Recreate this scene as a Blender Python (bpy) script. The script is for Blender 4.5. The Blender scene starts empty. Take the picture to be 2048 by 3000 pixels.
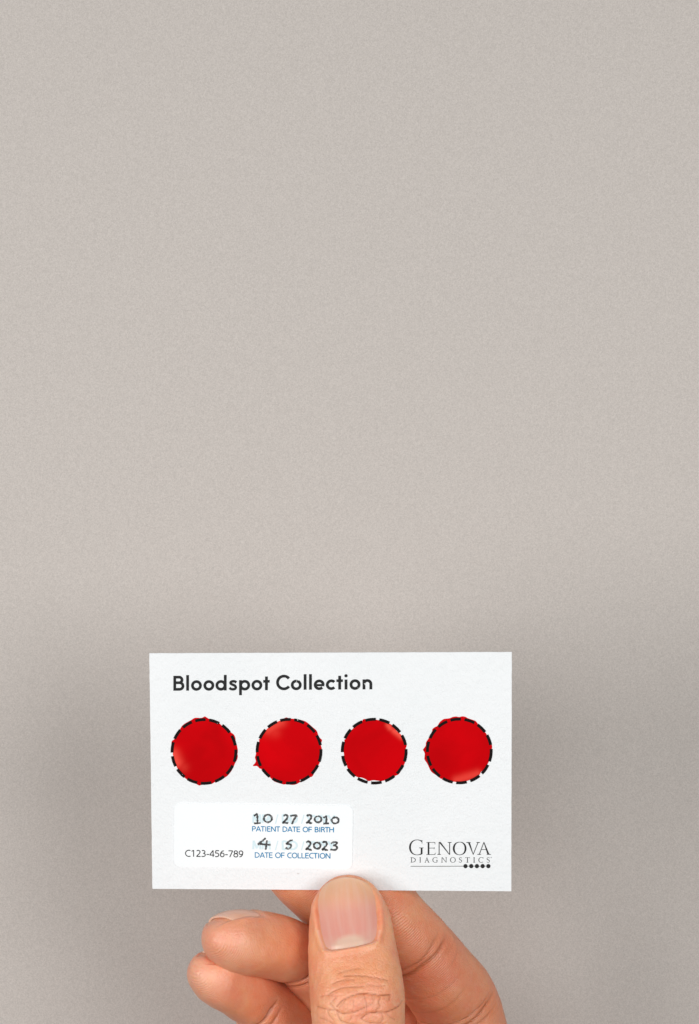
import bpy, bmesh, math, random
import numpy as np
from mathutils import Vector, Matrix
from mathutils.bvhtree import BVHTree

random.seed(7)
RNG = np.random.default_rng(7)
SC = bpy.context.scene
COL = SC.collection
MM = 0.001
D = 500.0            # camera to card, millimetres
S = 12.45            # photo pixels per millimetre at the card

# ------------------------------------------------------------------ camera
cam_d = bpy.data.cameras.new('camera')
cam = bpy.data.objects.new('camera', cam_d)
COL.objects.link(cam)
cam.location = (0, -D * MM, 0)
cam.rotation_euler = (math.radians(90), 0, 0)
cam_d.sensor_fit = 'VERTICAL'
cam_d.sensor_height = 24.0
cam_d.lens = 24.0 * D / (3000 / S)
cam_d.clip_start = 0.01
cam_d.clip_end = 20
SC.camera = cam

# ------------------------------------------------------------------ world: soft room light
world = bpy.data.worlds.new('World')
SC.world = world
world.use_nodes = True
bg = world.node_tree.nodes['Background']
bg.inputs['Color'].default_value = (0.88, 1.0, 0.96, 1)
bg.inputs['Strength'].default_value = 0.10


def area(name, loc, target, size, power, col):
    l = bpy.data.lights.new(name, 'AREA')
    l.shape = 'DISK'
    l.size = size
    l.energy = power
    l.color = col
    o = bpy.data.objects.new(name, l)
    COL.objects.link(o)
    o.location = loc
    o.rotation_euler = (Vector(target) - Vector(loc)).to_track_quat('-Z', 'Y').to_euler()
    return o


area('window_light', (-0.60, -0.62, -0.05), (0.0, 0.0, -0.08), 0.42, 3.6, (1.0, 0.965, 0.935))  # unseen key lamp at the left, models the hand
area('room_light', (0.40, -0.72, 0.04), (0.0, 0.0, -0.06), 0.44, 3.45, (1.0, 0.985, 0.96))
area('front_light', (-0.14, -1.00, 0.10), (0.0, 0.0, -0.04), 0.44, 3.1, (1.0, 0.99, 0.97))  # added frontal fill, lifts the hand and weakens the wall shadows

SC.render.engine = 'CYCLES'
SC.view_settings.view_transform = 'Standard'
SC.view_settings.look = 'None'
SC.view_settings.gamma = 1
SC.view_settings.exposure = 0.0
SC.cycles.use_denoising = True
SC.cycles.max_bounces = 8


# ------------------------------------------------------------------ helpers
def at(px, py, d):
    f = (D + d) / D
    return np.array(((px - 1024) / S * f, d, (1500 - py) / S * f))


def to_px(P):
    """millimetre points -> photo pixels"""
    f = (D + P[..., 1]) / D
    return np.stack((P[..., 0] / f * S + 1024, 1500 - P[..., 2] / f * S), -1)


def tag(o, label, cat=None, kind=None, group=None):
    if label:
        o['label'] = label
    if cat:
        o['category'] = cat
    if kind:
        o['kind'] = kind
    if group:
        o['group'] = group
    return o


def mesh_obj(name, verts, faces, material, parent=None, smooth=False, mm=True):
    me = bpy.data.meshes.new(name)
    v = np.asarray(verts, float) * (MM if mm else 1)
    me.from_pydata([tuple(p) for p in v], [], [tuple(f) for f in faces])
    me.update()
    if smooth:
        me.shade_smooth()
    me.materials.append(material)
    o = bpy.data.objects.new(name, me)
    COL.objects.link(o)
    if parent is not None:
        adopt(o, parent)
    return o


def adopt(o, parent):
    o.parent = parent
    o.matrix_parent_inverse = world_of(parent).inverted()


def world_of(p):
    m = Matrix.Translation(p.location)
    return m if p.parent is None else world_of(p.parent) @ p.matrix_parent_inverse @ m


class NT:
    """small node-tree helper"""
    def __init__(self, name):
        self.m = bpy.data.materials.new(name)
        self.m.use_nodes = True
        self.t = self.m.node_tree
        self.b = self.t.nodes['Principled BSDF']
        self.out = self.t.nodes['Material Output']

    def n(self, typ, **kw):
        nd = self.t.nodes.new(typ)
        for k, v in kw.items():
            if k in nd.inputs:
                nd.inputs[k].default_value = v
            else:
                setattr(nd, k, v)
        return nd

    def l(self, a, b):
        self.t.links.new(a, b)

    def coord(self, which='Object'):
        return self.n('ShaderNodeTexCoord').outputs[which]

    def noise(self, scale, detail=3, rough=0.55, vec=None, dist=0.0):
        nd = self.n('ShaderNodeTexNoise')
        nd.inputs['Scale'].default_value = scale
        nd.inputs['Detail'].default_value = detail
        nd.inputs['Roughness'].default_value = rough
        nd.inputs['Distortion'].default_value = dist
        self.l(vec if vec is not None else self.coord(), nd.inputs['Vector'])
        return nd.outputs['Fac']

    def ramp(self, fac, stops):
        r = self.n('ShaderNodeValToRGB')
        e = r.color_ramp.elements
        while len(e) < len(stops):
            e.new(0.5)
        for el, (p, c) in zip(e, stops):
            el.position = p
            el.color = (c[0], c[1], c[2], 1) if isinstance(c, (tuple, list)) else (c, c, c, 1)
        self.l(fac, r.inputs['Fac'])
        return r.outputs['Color']

    def mix(self, fac, a, b, mode='MIX'):
        m = self.n('ShaderNodeMix')
        m.data_type = 'RGBA'
        m.blend_type = mode
        for sock, val in ((m.inputs[0], fac), (m.inputs[6], a), (m.inputs[7], b)):
            if hasattr(val, 'is_linked'):
                self.l(val, sock)
            elif isinstance(val, (tuple, list)):
                sock.default_value = (val[0], val[1], val[2], 1)
            else:
                sock.default_value = val
        return m.outputs[2]

    def math(self, op, a, b=0.0, c=0.0):
        m = self.n('ShaderNodeMath')
        m.operation = op
        for i, val in enumerate((a, b, c)):
            if hasattr(val, 'is_linked'):
                self.l(val, m.inputs[i])
            else:
                m.inputs[i].default_value = val
        return m.outputs[0]

    def bump(self, height, dist, strength=1.0, normal=None):
        b = self.n('ShaderNodeBump')
        b.inputs['Strength'].default_value = strength
        b.inputs['Distance'].default_value = dist
        self.l(height, b.inputs['Height'])
        if normal is not None:
            self.l(normal, b.inputs['Normal'])
        return b.outputs['Normal']

    def attr(self, name):
        a = self.n('ShaderNodeAttribute')
        a.attribute_name = name
        return a.outputs['Fac']

    def set(self, **kw):
        for k, v in kw.items():
            s = self.b.inputs[k.replace('_', ' ')]
            if hasattr(v, 'is_linked'):
                self.l(v, s)
            elif isinstance(v, (tuple, list)) and len(v) == 3 and s.type == 'RGBA':
                s.default_value = (v[0], v[1], v[2], 1)
            else:
                s.default_value = v
        return self


# ------------------------------------------------------------------ materials
def mat_wall():
    t = NT('painted_wall')
    grain = t.noise(3200, 2, 0.6)
    grain2 = t.noise(900, 2, 0.5)
    big = t.noise(9, 3, 0.5)
    g = t.math('ADD', t.math('MULTIPLY', grain, 0.88), t.math('MULTIPLY', grain2, 0.12))
    c = t.ramp(g, [(0.20, (0.452, 0.418, 0.397)), (0.80, (0.680, 0.630, 0.600))])
    c = t.mix(t.math('MULTIPLY', big, 0.10), c, (0.56, 0.52, 0.495))
    t.set(Base_Color=c, Roughness=0.9, Normal=t.bump(g, 0.00006, 0.6))
    t.b.inputs['Specular IOR Level'].default_value = 0.15
    return t.m


def mat_paper():
    t = NT('card_stock')
    fib = t.noise(420, 6, 0.65)
    fine = t.noise(1700, 3, 0.6)
    blot = t.noise(38, 3, 0.5)
    c = t.ramp(blot, [(0.3, (0.828, 0.856, 0.885)), (0.7, (0.855, 0.876, 0.905))])
    c = t.mix(t.math('MULTIPLY', fine, 0.06), c, (0.72, 0.74, 0.75))
    h = t.math('ADD', t.math('MULTIPLY', fib, 0.75), t.math('MULTIPLY', fine, 0.25))
    t.set(Base_Color=c, Roughness=0.75, Normal=t.bump(h, 0.0006, 0.9))
    t.b.inputs['Specular IOR Level'].default_value = 0.25
    return t.m


def mat_ink(name, col, paper=(0.86, 0.87, 0.88), speck=0.70, scale=900, rough=0.6):
    t = NT(name)
    n1 = t.noise(scale, 3, 0.7)
    patch = t.noise(110, 2, 0.5)
    f = t.math('ADD', n1, t.math('MULTIPLY', t.math('SUBTRACT', patch, 0.5), 0.35))
    k = t.ramp(f, [(speck, 0.0), (speck + 0.025, 1.0)])
    soft = t.noise(2300, 2, 0.5)
    base = t.mix(t.math('MULTIPLY', soft, 0.25), col, tuple(min(1, x * 1.6 + 0.01) for x in col))
    t.set(Base_Color=t.mix(k, base, paper), Roughness=rough)
    t.b.inputs['Specular IOR Level'].default_value = 0.08
    return t.m


def mat_marker():
    t = NT('grease_pencil')
    n1 = t.noise(1500, 4, 0.75)
    k = t.ramp(n1, [(0.56, 0.0), (0.68, 0.8)])
    t.set(Base_Color=t.mix(k, (0.050, 0.050, 0.053), (0.55, 0.57, 0.59)), Roughness=0.7)
    return t.m


def mat_sticker():
    t = NT('sticker_film')
    t.set(Base_Color=(0.885, 0.915, 0.945), Roughness=0.42)
    t.b.inputs['Specular IOR Level'].default_value = 0.3
    return t.m


def mat_blood():
    t = NT('dried_blood')
    painted_sheen = t.attr('thin')
    big = t.noise(70, 3, 0.5, dist=0.6)
    c = t.ramp(big, [(0.30, (0.47, 0.0, 0.002)), (0.70, (0.64, 0.0, 0.003))])
    c = t.mix(painted_sheen, c, (0.88, 0.085, 0.06))  # wet sheen painted into the blood colour as a paler red
    h = t.noise(260, 4, 0.6)
    t.set(Base_Color=c, Roughness=0.5, Normal=t.bump(h, 0.0001, 0.4))
    t.b.inputs['Specular IOR Level'].default_value = 0.03
    return t.m


def mat_skin():
    t = NT('skin')
    uv = t.n('ShaderNodeUVMap', uv_map='finger')
    mott = t.noise(170, 4, 0.6, dist=0.4)
    big = t.noise(60, 3, 0.5)
    c = t.ramp(mott, [(0.28, (0.80, 0.300, 0.140)), (0.52, (0.86, 0.380, 0.195)), (0.75, (0.89, 0.465, 0.270))])
    c = t.mix(t.math('MULTIPLY', big, 0.45), c, (0.87, 0.395, 0.185))
    flush = t.ramp(t.noise(95, 3, 0.55, dist=0.5), [(0.43, 0.0), (0.66, 0.62)])
    c = t.mix(flush, c, (0.83, 0.255, 0.15))
    speck = t.ramp(t.noise(620, 4, 0.7), [(0.40, 0.0), (0.72, 0.5)])
    c = t.mix(speck, c, (0.86, 0.48, 0.31))
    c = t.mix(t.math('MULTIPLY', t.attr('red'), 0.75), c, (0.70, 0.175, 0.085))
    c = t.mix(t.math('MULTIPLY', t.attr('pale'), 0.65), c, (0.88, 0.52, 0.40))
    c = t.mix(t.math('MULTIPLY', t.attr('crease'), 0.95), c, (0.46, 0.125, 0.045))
    # pores and fine skin lines
    vor = t.n('ShaderNodeTexVoronoi', feature='DISTANCE_TO_EDGE')
    vor.inputs['Scale'].default_value = 900
    t.l(t.coord(), vor.inputs['Vector'])
    cell = t.ramp(vor.outputs['Distance'], [(0.0, 0.0), (0.16, 1.0)])
    fine = t.noise(2400, 3, 0.6)
    # papillary ridges on the pads
    wav = t.n('ShaderNodeTexWave', wave_type='BANDS', bands_direction='Y')
    wav.inputs['Scale'].default_value = 0.70
    wav.inputs['Distortion'].default_value = 2.2
    wav.inputs['Detail'].default_value = 2
    wav.inputs['Detail Scale'].default_value = 0.12
    t.l(uv.outputs['UV'], wav.inputs['Vector'])
    ridge = t.math('MULTIPLY', wav.outputs['Fac'], t.attr('pad'))
    n1 = t.bump(cell, 0.00006, 0.5)
    n2 = t.bump(fine, 0.00014, 0.7, n1)
    n3 = t.bump(ridge, 0.00010, 0.7, n2)
    r = t.math('MULTIPLY_ADD', t.noise(300, 3, 0.6), 0.2, 0.31)
    t.set(Base_Color=c, Roughness=r, Normal=n3)
    b = t.b
    b.subsurface_method = 'RANDOM_WALK'
    b.inputs['Subsurface Weight'].default_value = 0.55
    b.inputs['Subsurface Radius'].default_value = (1.0, 0.32, 0.16)
    b.inputs['Subsurface Scale'].default_value = 0.0011
    b.inputs['Specular IOR Level'].default_value = 0.75
    return t.m


def mat_nail(lunula=True):
    t = NT('nail_plate')
    uv = t.n('ShaderNodeUVMap', uv_map='nail')
    sep = t.n('ShaderNodeSeparateXYZ')
    t.l(uv.outputs['UV'], sep.inputs[0])
    u, v = sep.outputs[0], sep.outputs[1]
    # lengthwise streaks
    mp = t.n('ShaderNodeMapping')
    mp.inputs['Scale'].default_value = (4.5, 0.4, 1)
    t.l(uv.outputs['UV'], mp.inputs['Vector'])
    st = t.noise(2.2, 3, 0.5, vec=mp.outputs['Vector'])
    c = t.ramp(v, [(0.0, (0.74, 0.41, 0.325)), (0.22, (0.76, 0.335, 0.275)), (0.50, (0.79, 0.365, 0.290)),
                   (0.74, (0.81, 0.42, 0.270)), (0.90, (0.82, 0.46, 0.29)), (0.965, (0.80, 0.47, 0.31)), (1.0, (0.80, 0.50, 0.35))])
    c = t.mix(t.ramp(st, [(0.45, 0.0), (0.70, 0.32)]), c, (0.80, 0.55, 0.46))
    # half moon: ellipse centred on the base
    du = t.math('MULTIPLY', t.math('SUBTRACT', u, 0.47), 2.75)
    dv = t.math('MULTIPLY', v, 4.9)
    r = t.math('SQRT', t.math('ADD', t.math('MULTIPLY', du, du), t.math('MULTIPLY', dv, dv)))
    moon = t.ramp(r, [(0.72, 1.0), (1.0, 0.0)])
    if not lunula:
        c = t.ramp(v, [(0.0, (0.78, 0.42, 0.30)), (0.75, (0.83, 0.43, 0.29)), (0.95, (0.84, 0.47, 0.34)), (1.0, (0.85, 0.56, 0.43))])
    if lunula:
        c = t.mix(t.math('MULTIPLY', moon, 0.7), c, (0.80, 0.57, 0.44))
    h = t.noise(3.0, 2, 0.5, vec=mp.outputs['Vector'])
    t.set(Base_Color=c, Roughness=0.30, Normal=t.bump(h, 0.00012, 0.5))
    t.b.inputs['Specular IOR Level'].default_value = 0.5
    t.b.inputs['Subsurface Weight'].default_value = 0.25
    t.b.inputs['Subsurface Radius'].default_value = (1, 0.4, 0.25)
    t.b.inputs['Subsurface Scale'].default_value = 0.0012
    return t.m


M_WALL = mat_wall()
M_PAPER = mat_paper()
M_INK = mat_ink('black_print', (0.020, 0.021, 0.022), speck=0.70)
M_RING = mat_ink('dashed_line_print', (0.006, 0.003, 0.003), speck=0.735)
M_LOGO = mat_ink('logo_print', (0.022, 0.022, 0.023), speck=0.70, scale=1300)
M_NUM = mat_ink('number_print', (0.028, 0.028, 0.030), speck=0.95)
M_BLUE = mat_ink('blue_print', (0.0, 0.19, 0.40), speck=0.95)
M_PALE = mat_ink('pale_blue_print', (0.60, 0.77, 0.84), speck=0.95)
M_GREY = mat_ink('grey_print', (0.25, 0.25, 0.26), speck=0.95)
M_FLECK = mat_ink('fleck', (0.6, 0.6, 0.61), speck=0.95)
M_MARK = mat_marker()
M_STICK = mat_sticker()
M_BLOOD = mat_blood()
M_SKIN = mat_skin()
M_NAIL = mat_nail(True)
M_NAIL2 = mat_nail(False)
M_NAIL2.name = 'small_nail_plate'

# ------------------------------------------------------------------ wall
WALL_D = 92.0
w = mesh_obj('wall', [(-900, WALL_D, -900), (900, WALL_D, -900), (900, WALL_D, 900), (-900, WALL_D, 900)],
             [(0, 1, 2, 3)], M_WALL)
tag(w, 'plain warm grey wall behind the hand', kind='structure')

# ------------------------------------------------------------------ card pose from its four corners
CORN = [(437.5, 1913.8), (1499.5, 1910.0), (1498.0, 2611.0), (446.5, 2604.0)]
rays = np.array([((x - 1024) / S / D, 1.0, (1500 - y) / S / D) for x, y in CORN])
_, _, vt = np.linalg.svd(np.stack((rays[0], -rays[1], rays[2], -rays[3]), 1))
lam = vt[-1]
lam = lam / ((lam[2] + lam[3]) / 2) * D
K = rays * lam[:, None]
K[:, 1] -= D                       # TL, TR, BR, BL in millimetres
CARD_N = np.cross(K[2] - K[3], K[0] - K[3])
CARD_N /= np.linalg.norm(CARD_N)
if CARD_N[1] > 0:
    CARD_N = -CARD_N               # towards the camera
CAMP = np.array((0, -D, 0.0))


def on_card(px, py, h=0.0):
    """point of the card's front face under a photo pixel, lifted h millimetres"""
    r = np.array(((px - 1024) / S / D, 1.0, (1500 - py) / S / D))
    P0 = K[3]
    tt = np.dot(P0 - CAMP, CARD_N) / np.dot(r, CARD_N)
    return CAMP + r * tt + CARD_N * h


base_pt = (K[2] + K[3]) / 2
card = bpy.data.objects.new('blood_collection_card', None)
COL.objects.link(card)
card.location = base_pt * MM
card.empty_display_size = 0.02
tag(card, 'white paper blood collection card with four red blood spots, pinched at its lower edge', 'card')

# card body: slim sheet with slightly soft, uneven edges
TH = 0.38


def build_card():
    nx, ny = 60, 40
    rng = np.random.default_rng(3)
    front, back = [], []
    jit = rng.normal(0, 0.012, (4, 80))
    for j in range(ny + 1):
        for i in range(nx + 1):
            u, v = i / nx, j / ny
            p = K[3] * (1 - u) * (1 - v) + K[2] * u * (1 - v) + K[1] * u * v + K[0] * (1 - u) * v
            ex = (K[2] - K[3]) / np.linalg.norm(K[2] - K[3])
            ey = (K[0] - K[3]) / np.linalg.norm(K[0] - K[3])
            if i == 0:
                p = p + ex * jit[0, j]
            if i == nx:
                p = p + ex * jit[1, j]
            if j == 0:
                p = p + ey * jit[2, i]
            if j == ny:
                p = p + ey * jit[3, i]
            front.append(p)
            back.append(p - CARD_N * TH)
    n = (nx + 1) * (ny + 1)
    V = front + back
    F = []
    idx = lambda i, j: j * (nx + 1) + i
    for j in range(ny):
        for i in range(nx):
            a, b, c, d = idx(i, j), idx(i + 1, j), idx(i + 1, j + 1), idx(i, j + 1)
            F.append((a, b, c, d))
            F.append((a + n, d + n, c + n, b + n))
    for i in range(nx):
        F.append((idx(i + 1, 0), idx(i, 0), idx(i, 0) + n, idx(i + 1, 0) + n))
        F.append((idx(i, ny), idx(i + 1, ny), idx(i + 1, ny) + n, idx(i, ny) + n))
    for j in range(ny):
        F.append((idx(0, j), idx(0, j + 1), idx(0, j + 1) + n, idx(0, j) + n))
        F.append((idx(nx, j + 1), idx(nx, j), idx(nx, j) + n, idx(nx, j + 1) + n))
    return mesh_obj('paper_sheet', V, F, M_PAPER, card)


paper = build_card()


# ------------------------------------------------------------------ flat print
class Print:
    """collects flat strokes in photo pixels and lays them on the card"""
    def __init__(self, h0, step=0.0018, jitter=0.0, seed=1, fx=lambda x, y: (x, y)):
        self.V, self.F = [], []
        self.h, self.step = h0, step
        self.j = jitter
        self.r = np.random.default_rng(seed)
        self.fx = fx

    def _put(self, pts):
        i0 = len(self.V)
        for (x, y) in pts:
            X, Y = self.fx(x, y)
            self.V.append(on_card(X, Y, self.h))
        return i0

    def poly(self, pts):
        i0 = self._put(pts)
        self.F.append(tuple(range(i0, i0 + len(pts))))
        self.h += self.step

    def ribbon(self, pts, w, closed=False):
        """w: width or list of widths"""
        P = np.array(pts, float)
        n = len(P)
        W = np.full(n, w, float) if np.isscalar(w) else np.array(w, float)
        if closed:
            t = np.roll(P, -1, 0) - np.roll(P, 1, 0)
        else:
            t = np.gradient(P, axis=0)
        t /= np.linalg.norm(t, axis=1)[:, None] + 1e-9
        nrm = np.stack((-t[:, 1], t[:, 0]), 1)
        ja = self.r.normal(0, self.j, n) if self.j else np.zeros(n)
        jb = self.r.normal(0, self.j, n) if self.j else np.zeros(n)
        A = P + nrm * (W / 2 + ja)[:, None]
        B = P - nrm * (W / 2 + jb)[:, None]
        a0 = self._put(A)
        b0 = self._put(B)
        m = n if closed else n - 1
        for i in range(m):
            k = (i + 1) % n
            self.F.append((a0 + i, a0 + k, b0 + k, b0 + i))
        self.h += self.step

    def build(self, name, material, parent):
        return mesh_obj(name, self.V, self.F, material, parent)


def arc(cx, cy, rx, ry, a0, a1, n=28):
    """angles in degrees, y up in the angle, pixels y down"""
    return [(cx + rx * math.cos(math.radians(a)), cy - ry * math.sin(math.radians(a)))
            for a in np.linspace(a0, a1, n)]


def resample(pts, step):
    P = np.array(pts, float)
    out = [P[0]]
    for a, b in zip(P[:-1], P[1:]):
        n = max(1, int(np.linalg.norm(b - a) / step))
        for k in range(1, n + 1):
            out.append(a + (b - a) * k / n)
    return np.array(out)


def smooth_path(pts, n=10):
    P = [np.array(p, float) for p in pts]
    P = [2 * P[0] - P[1]] + P + [2 * P[-1] - P[-2]]
    out = []
    for i in range(1, len(P) - 2):
        p0, p1, p2, p3 = P[i - 1:i + 3]
        for k in range(n):
            t = k / n
            out.append(0.5 * ((2 * p1) + (-p0 + p2) * t + (2 * p0 - 5 * p1 + 4 * p2 - p3) * t * t
                              + (-p0 + 3 * p1 - 3 * p2 + p3) * t ** 3))
    out.append(P[-2])
    return np.array(out)


# ---- title, in the coordinates of a 580x450 px crop enlarged 2.736 times
def title():
    k = 580 / 1587
    pr = Print(0.03, jitter=0.0, fx=lambda x, y: (420 + x * k, 1880 + y * k - (x - 242) * 0.0022))
    BL, XT, CT = 393.0, 311.0, 273.0
    w = 22.5
    ym = (BL + XT) / 2
    rr = (BL - XT) / 2 - w / 2 + 1.5

    def o(cx, r=None):
        r = r or rr + 1
        pr.ribbon(arc(cx, ym, r, rr, 0, 352, 44), w, closed=True)

    def stem(x, y0, y1):
        pr.ribbon([(x, y0), (x, y1)], w)

    # B
    stem(252, CT, BL)
    for yy, xx, r in ((CT, 288, 28.5), (BL, 292, 31.5)):
        pass
    ymid = 329
    up, lo = (ymid - CT) / 2 + w / 4, (BL - ymid) / 2 + w / 4 - 5
    pr.ribbon([(252, CT + w / 2)] + arc(286, CT + w / 2 + (ymid - CT - w / 2) / 2, 24, (ymid - CT - w / 2) / 2, 90, -90, 24) + [(252, ymid)], w)
    pr.ribbon([(252, ymid)] + arc(290, ymid + (BL - w / 2 - ymid) / 2, 28, (BL - w / 2 - ymid) / 2, 90, -90, 24) + [(252, BL - w / 2)], w)
    stem(355, 268, BL)
    o(426)
    o(525.5)
    o(622)
    stem(657, 268, BL)
    # s
    pr.ribbon(smooth_path([(746, 330), (735, 322), (718, 320), (702, 326), (701, 338), (716, 347), (733, 355), (741, 367), (735, 380), (718, 384), (702, 381), (690, 372)], 6), w - 2)
    stem(779, XT, 432)
    o(813)
    o(910.5)
    stem(987, 283, BL)
    pr.ribbon([(961, 322), (1013, 322)], w - 1)
    # C
    pr.ribbon(arc(1127, 332, 51, 51, 38, 322, 50), w)
    o(1226)
    stem(1297, 266, BL - 2)
    stem(1340, 266, BL - 2)
    # e
    pr.ribbon(arc(1410, ym, rr + 1, rr, 0, 318, 44), w)
    pr.ribbon([(1376, ym + 3), (1451, ym + 3)], w - 4)
    # c
    pr.ribbon(arc(1507, ym, rr + 1, rr, 42, 318, 40), w)
    stem(1574, 281, BL - 2)
    pr.ribbon([(1548, 320), (1600, 320)], w - 1)
    stem(1625, XT, BL - 2)
    pr.poly(arc(1625, 281, 13, 13, 0, 345, 24))
    o(1697)
    # n
    stem(1769, XT, BL - 2)
    pr.ribbon(arc(1796, 348, 28, 28, 165, 0, 24) + [(1824, 391)], w)
    return pr.build('title_lettering', M_INK, card)


title()

# ---- blood spots and dashed circles
SPOTS = [
    ((490, 2080), 230 / 1587, (744, 838), [(760, 128), (800, 150), (850, 180), (950, 210), (1050, 265), (1110, 320), (1200, 380), (1285, 450), (1340, 490), (1375, 550), (1385, 630), (1410, 720), (1425, 790), (1428, 850), (1420, 890), (1428, 930), (1415, 1000), (1380, 1060), (1350, 1130), (1300, 1230), (1225, 1325), (1160, 1370), (1080, 1410), (960, 1460), (900, 1495), (800, 1510), (700, 1515), (650, 1528), (610, 1510), (520, 1460), (400, 1405), (330, 1350), (240, 1265), (200, 1245), (210, 1190), (165, 1100), (150, 1040), (125, 940), (112, 890), (120, 800), (88, 720), (85, 660), (100, 620), (145, 585), (190, 480), (255, 390), (300, 320), (370, 265), (480, 205), (550, 162), (610, 157), (690, 160)],
     [((120, 900), (190, 1060), 175, 0.75), ((150, 1000), (330, 1160), 150, 0.25)]),
    ((720, 2080), 240 / 1587, (840, 798), [(780, 142), (870, 165), (950, 172), (1060, 190), (1160, 222), (1220, 265), (1300, 335), (1370, 395), (1395, 450), (1410, 500), (1440, 545), (1478, 580), (1465, 640), (1460, 700), (1475, 745), (1460, 800), (1450, 900), (1440, 1000), (1415, 1060), (1380, 1110), (1300, 1275), (1240, 1305), (1170, 1340), (1050, 1400), (980, 1440), (900, 1452), (790, 1440), (740, 1445), (700, 1435), (560, 1390), (515, 1350), (470, 1305), (400, 1230), (310, 1150), (265, 1132), (220, 1088), (155, 1088), (140, 1070), (165, 1045), (195, 1000), (185, 950), (178, 915), (195, 860), (200, 800), (225, 700), (260, 600), (250, 575), (290, 545), (330, 490), (350, 440), (400, 380), (440, 340), (520, 270), (620, 225), (690, 190)],
     [((430, 370), (680, 220), 150, 0.6), ((420, 400), (560, 420), 170, 0.25)]),
    ((980, 2080), 240 / 1587, (770, 796), [(585, 172), (620, 190), (720, 195), (790, 185), (850, 195), (950, 200), (1020, 240), (1110, 290), (1200, 400), (1260, 450), (1300, 490), (1330, 560), (1370, 610), (1400, 680), (1385, 740), (1380, 800), (1385, 900), (1370, 1010), (1335, 1090), (1250, 1240), (1170, 1280), (1080, 1345), (1000, 1355), (930, 1375), (850, 1372), (750, 1362), (660, 1378), (600, 1340), (520, 1310), (460, 1305), (400, 1280), (330, 1230), (250, 1120), (240, 1060), (200, 960), (180, 840), (180, 740), (195, 640), (190, 580), (220, 550), (280, 450), (365, 350), (400, 320), (450, 280), (530, 220), (550, 185)],
     [((1040, 290), (1080, 350), 70, 0.9), ((1150, 400), (1300, 520), 75, 0.9)]),
    ((1220, 2080), 240 / 1587, (831, 793), [(770, 125), (830, 135), (890, 122), (950, 132), (1000, 160), (1090, 190), (1150, 215), (1190, 265), (1260, 350), (1340, 440), (1370, 490), (1400, 580), (1450, 660), (1467, 690), (1465, 745), (1440, 850), (1420, 940), (1405, 1000), (1360, 1080), (1290, 1165), (1250, 1200), (1225, 1255), (1180, 1270), (1100, 1320), (1000, 1370), (900, 1385), (800, 1400), (720, 1390), (650, 1410), (520, 1345), (470, 1330), (400, 1275), (310, 1215), (265, 1160), (215, 1050), (160, 965), (155, 920), (160, 840), (130, 780), (130, 760), (180, 690), (185, 630), (240, 540), (300, 420), (310, 370), (360, 330), (410, 305), (440, 250), (490, 200), (540, 172), (640, 160), (700, 135)],
     [((780, 1360), (1180, 1240), 120, 0.55), ((760, 1370), (880, 1370), 70, 0.5)]),
]
SPOT_LABEL = ['blood spot at the left end, pale sheen at its lower left rim',
              'blood spot with a small pointed splash at lower left',
              'blood spot that stays inside its dashed circle at the bottom',
              'blood spot at the right end, running over the left of its circle']


def seg_dist(P, a, b):
    a = np.array(a, float); b = np.array(b, float)
    ab = b - a
    t = np.clip(((P - a) @ ab) / (ab @ ab + 1e-9), 0, 1)
    return np.linalg.norm(P - a - t[..., None] * ab, axis=-1)


def blood_spot(spec, label):
    (ox, oy), k, c, outl, painted_sheen = spec
    pts = smooth_path(outl + [outl[0]], 4)[:-1]
    n = len(pts)
    C = np.array(c, float)
    rings = np.concatenate((np.linspace(0.04, 0.9, 26), [0.93, 0.96, 0.98, 0.992, 1.0]))
    V, T = [], []
    c0 = on_card(ox + c[0] * k, oy + c[1] * k, 0.085)
    V.append(c0); T.append(0)
    for r in rings:
        q = C + (pts - C) * r
        edge = min(1.0, (1 - r) / 0.06)
        h = 0.012 + 0.075 * math.sqrt(max(0.0, 1 - (1 - edge) ** 2)) if edge < 1 else 0.087
        if r == 1.0:
            h = 0.004
        tv = np.zeros(n)
        for a, b, sg, am in painted_sheen:  # strokes along which the highlight is painted
            tv = np.maximum(tv, am * np.exp(-(seg_dist(q, a, b) / (sg * 0.7)) ** 2))
        for p, tt in zip(q, tv):
            V.append(on_card(ox + p[0] * k, oy + p[1] * k, h))
            T.append(tt)
    F = []
    for i in range(n):
        F.append((0, 1 + i, 1 + (i + 1) % n))
    for j in range(len(rings) - 1):
        a0, b0 = 1 + j * n, 1 + (j + 1) * n
        for i in range(n):
            i2 = (i + 1) % n
            F.append((a0 + i, b0 + i, b0 + i2, a0 + i2))
    o = mesh_obj('blood_spot', V, F, M_BLOOD, card, smooth=True)
    a = o.data.attributes.new('thin', 'FLOAT', 'POINT')
    a.data.foreach_set('value', np.array(T, np.float32))
    o['label'] = label
    return o


RING_A = [96.5, 71.2, 45.8, 20.4, -7.7, -35.3, -60.3, -86, -111.5, -136.8, -162, 172.4, 147, 121.7]


def dashed_circle(spec, seed):
    (ox, oy), k, c, _, _ = spec
    pr = Print(0.105, step=0.0, jitter=0.12, seed=seed)
    cx, cy = ox + c[0] * k, oy + c[1] * k
    for i, a in enumerate(RING_A):
        hs = 11.4 if i == 4 else 9.5
        pr.ribbon(arc(cx, cy, 93.3, 93.3, a + hs, a - hs, 14), 8.7)
    return pr.build('dashed_circle', M_RING, card)


for i, sp in enumerate(SPOTS):
    blood_spot(sp, SPOT_LABEL[i])
    dashed_circle(sp, i)

# ---- sans capitals as strokes, unit cap height
def A_(cx, cy, rx, ry, a0, a1, n=22):
    return [(cx + rx * math.cos(math.radians(a)), cy + ry * math.sin(math.radians(a))) for a in np.linspace(a0, a1, n)]


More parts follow.
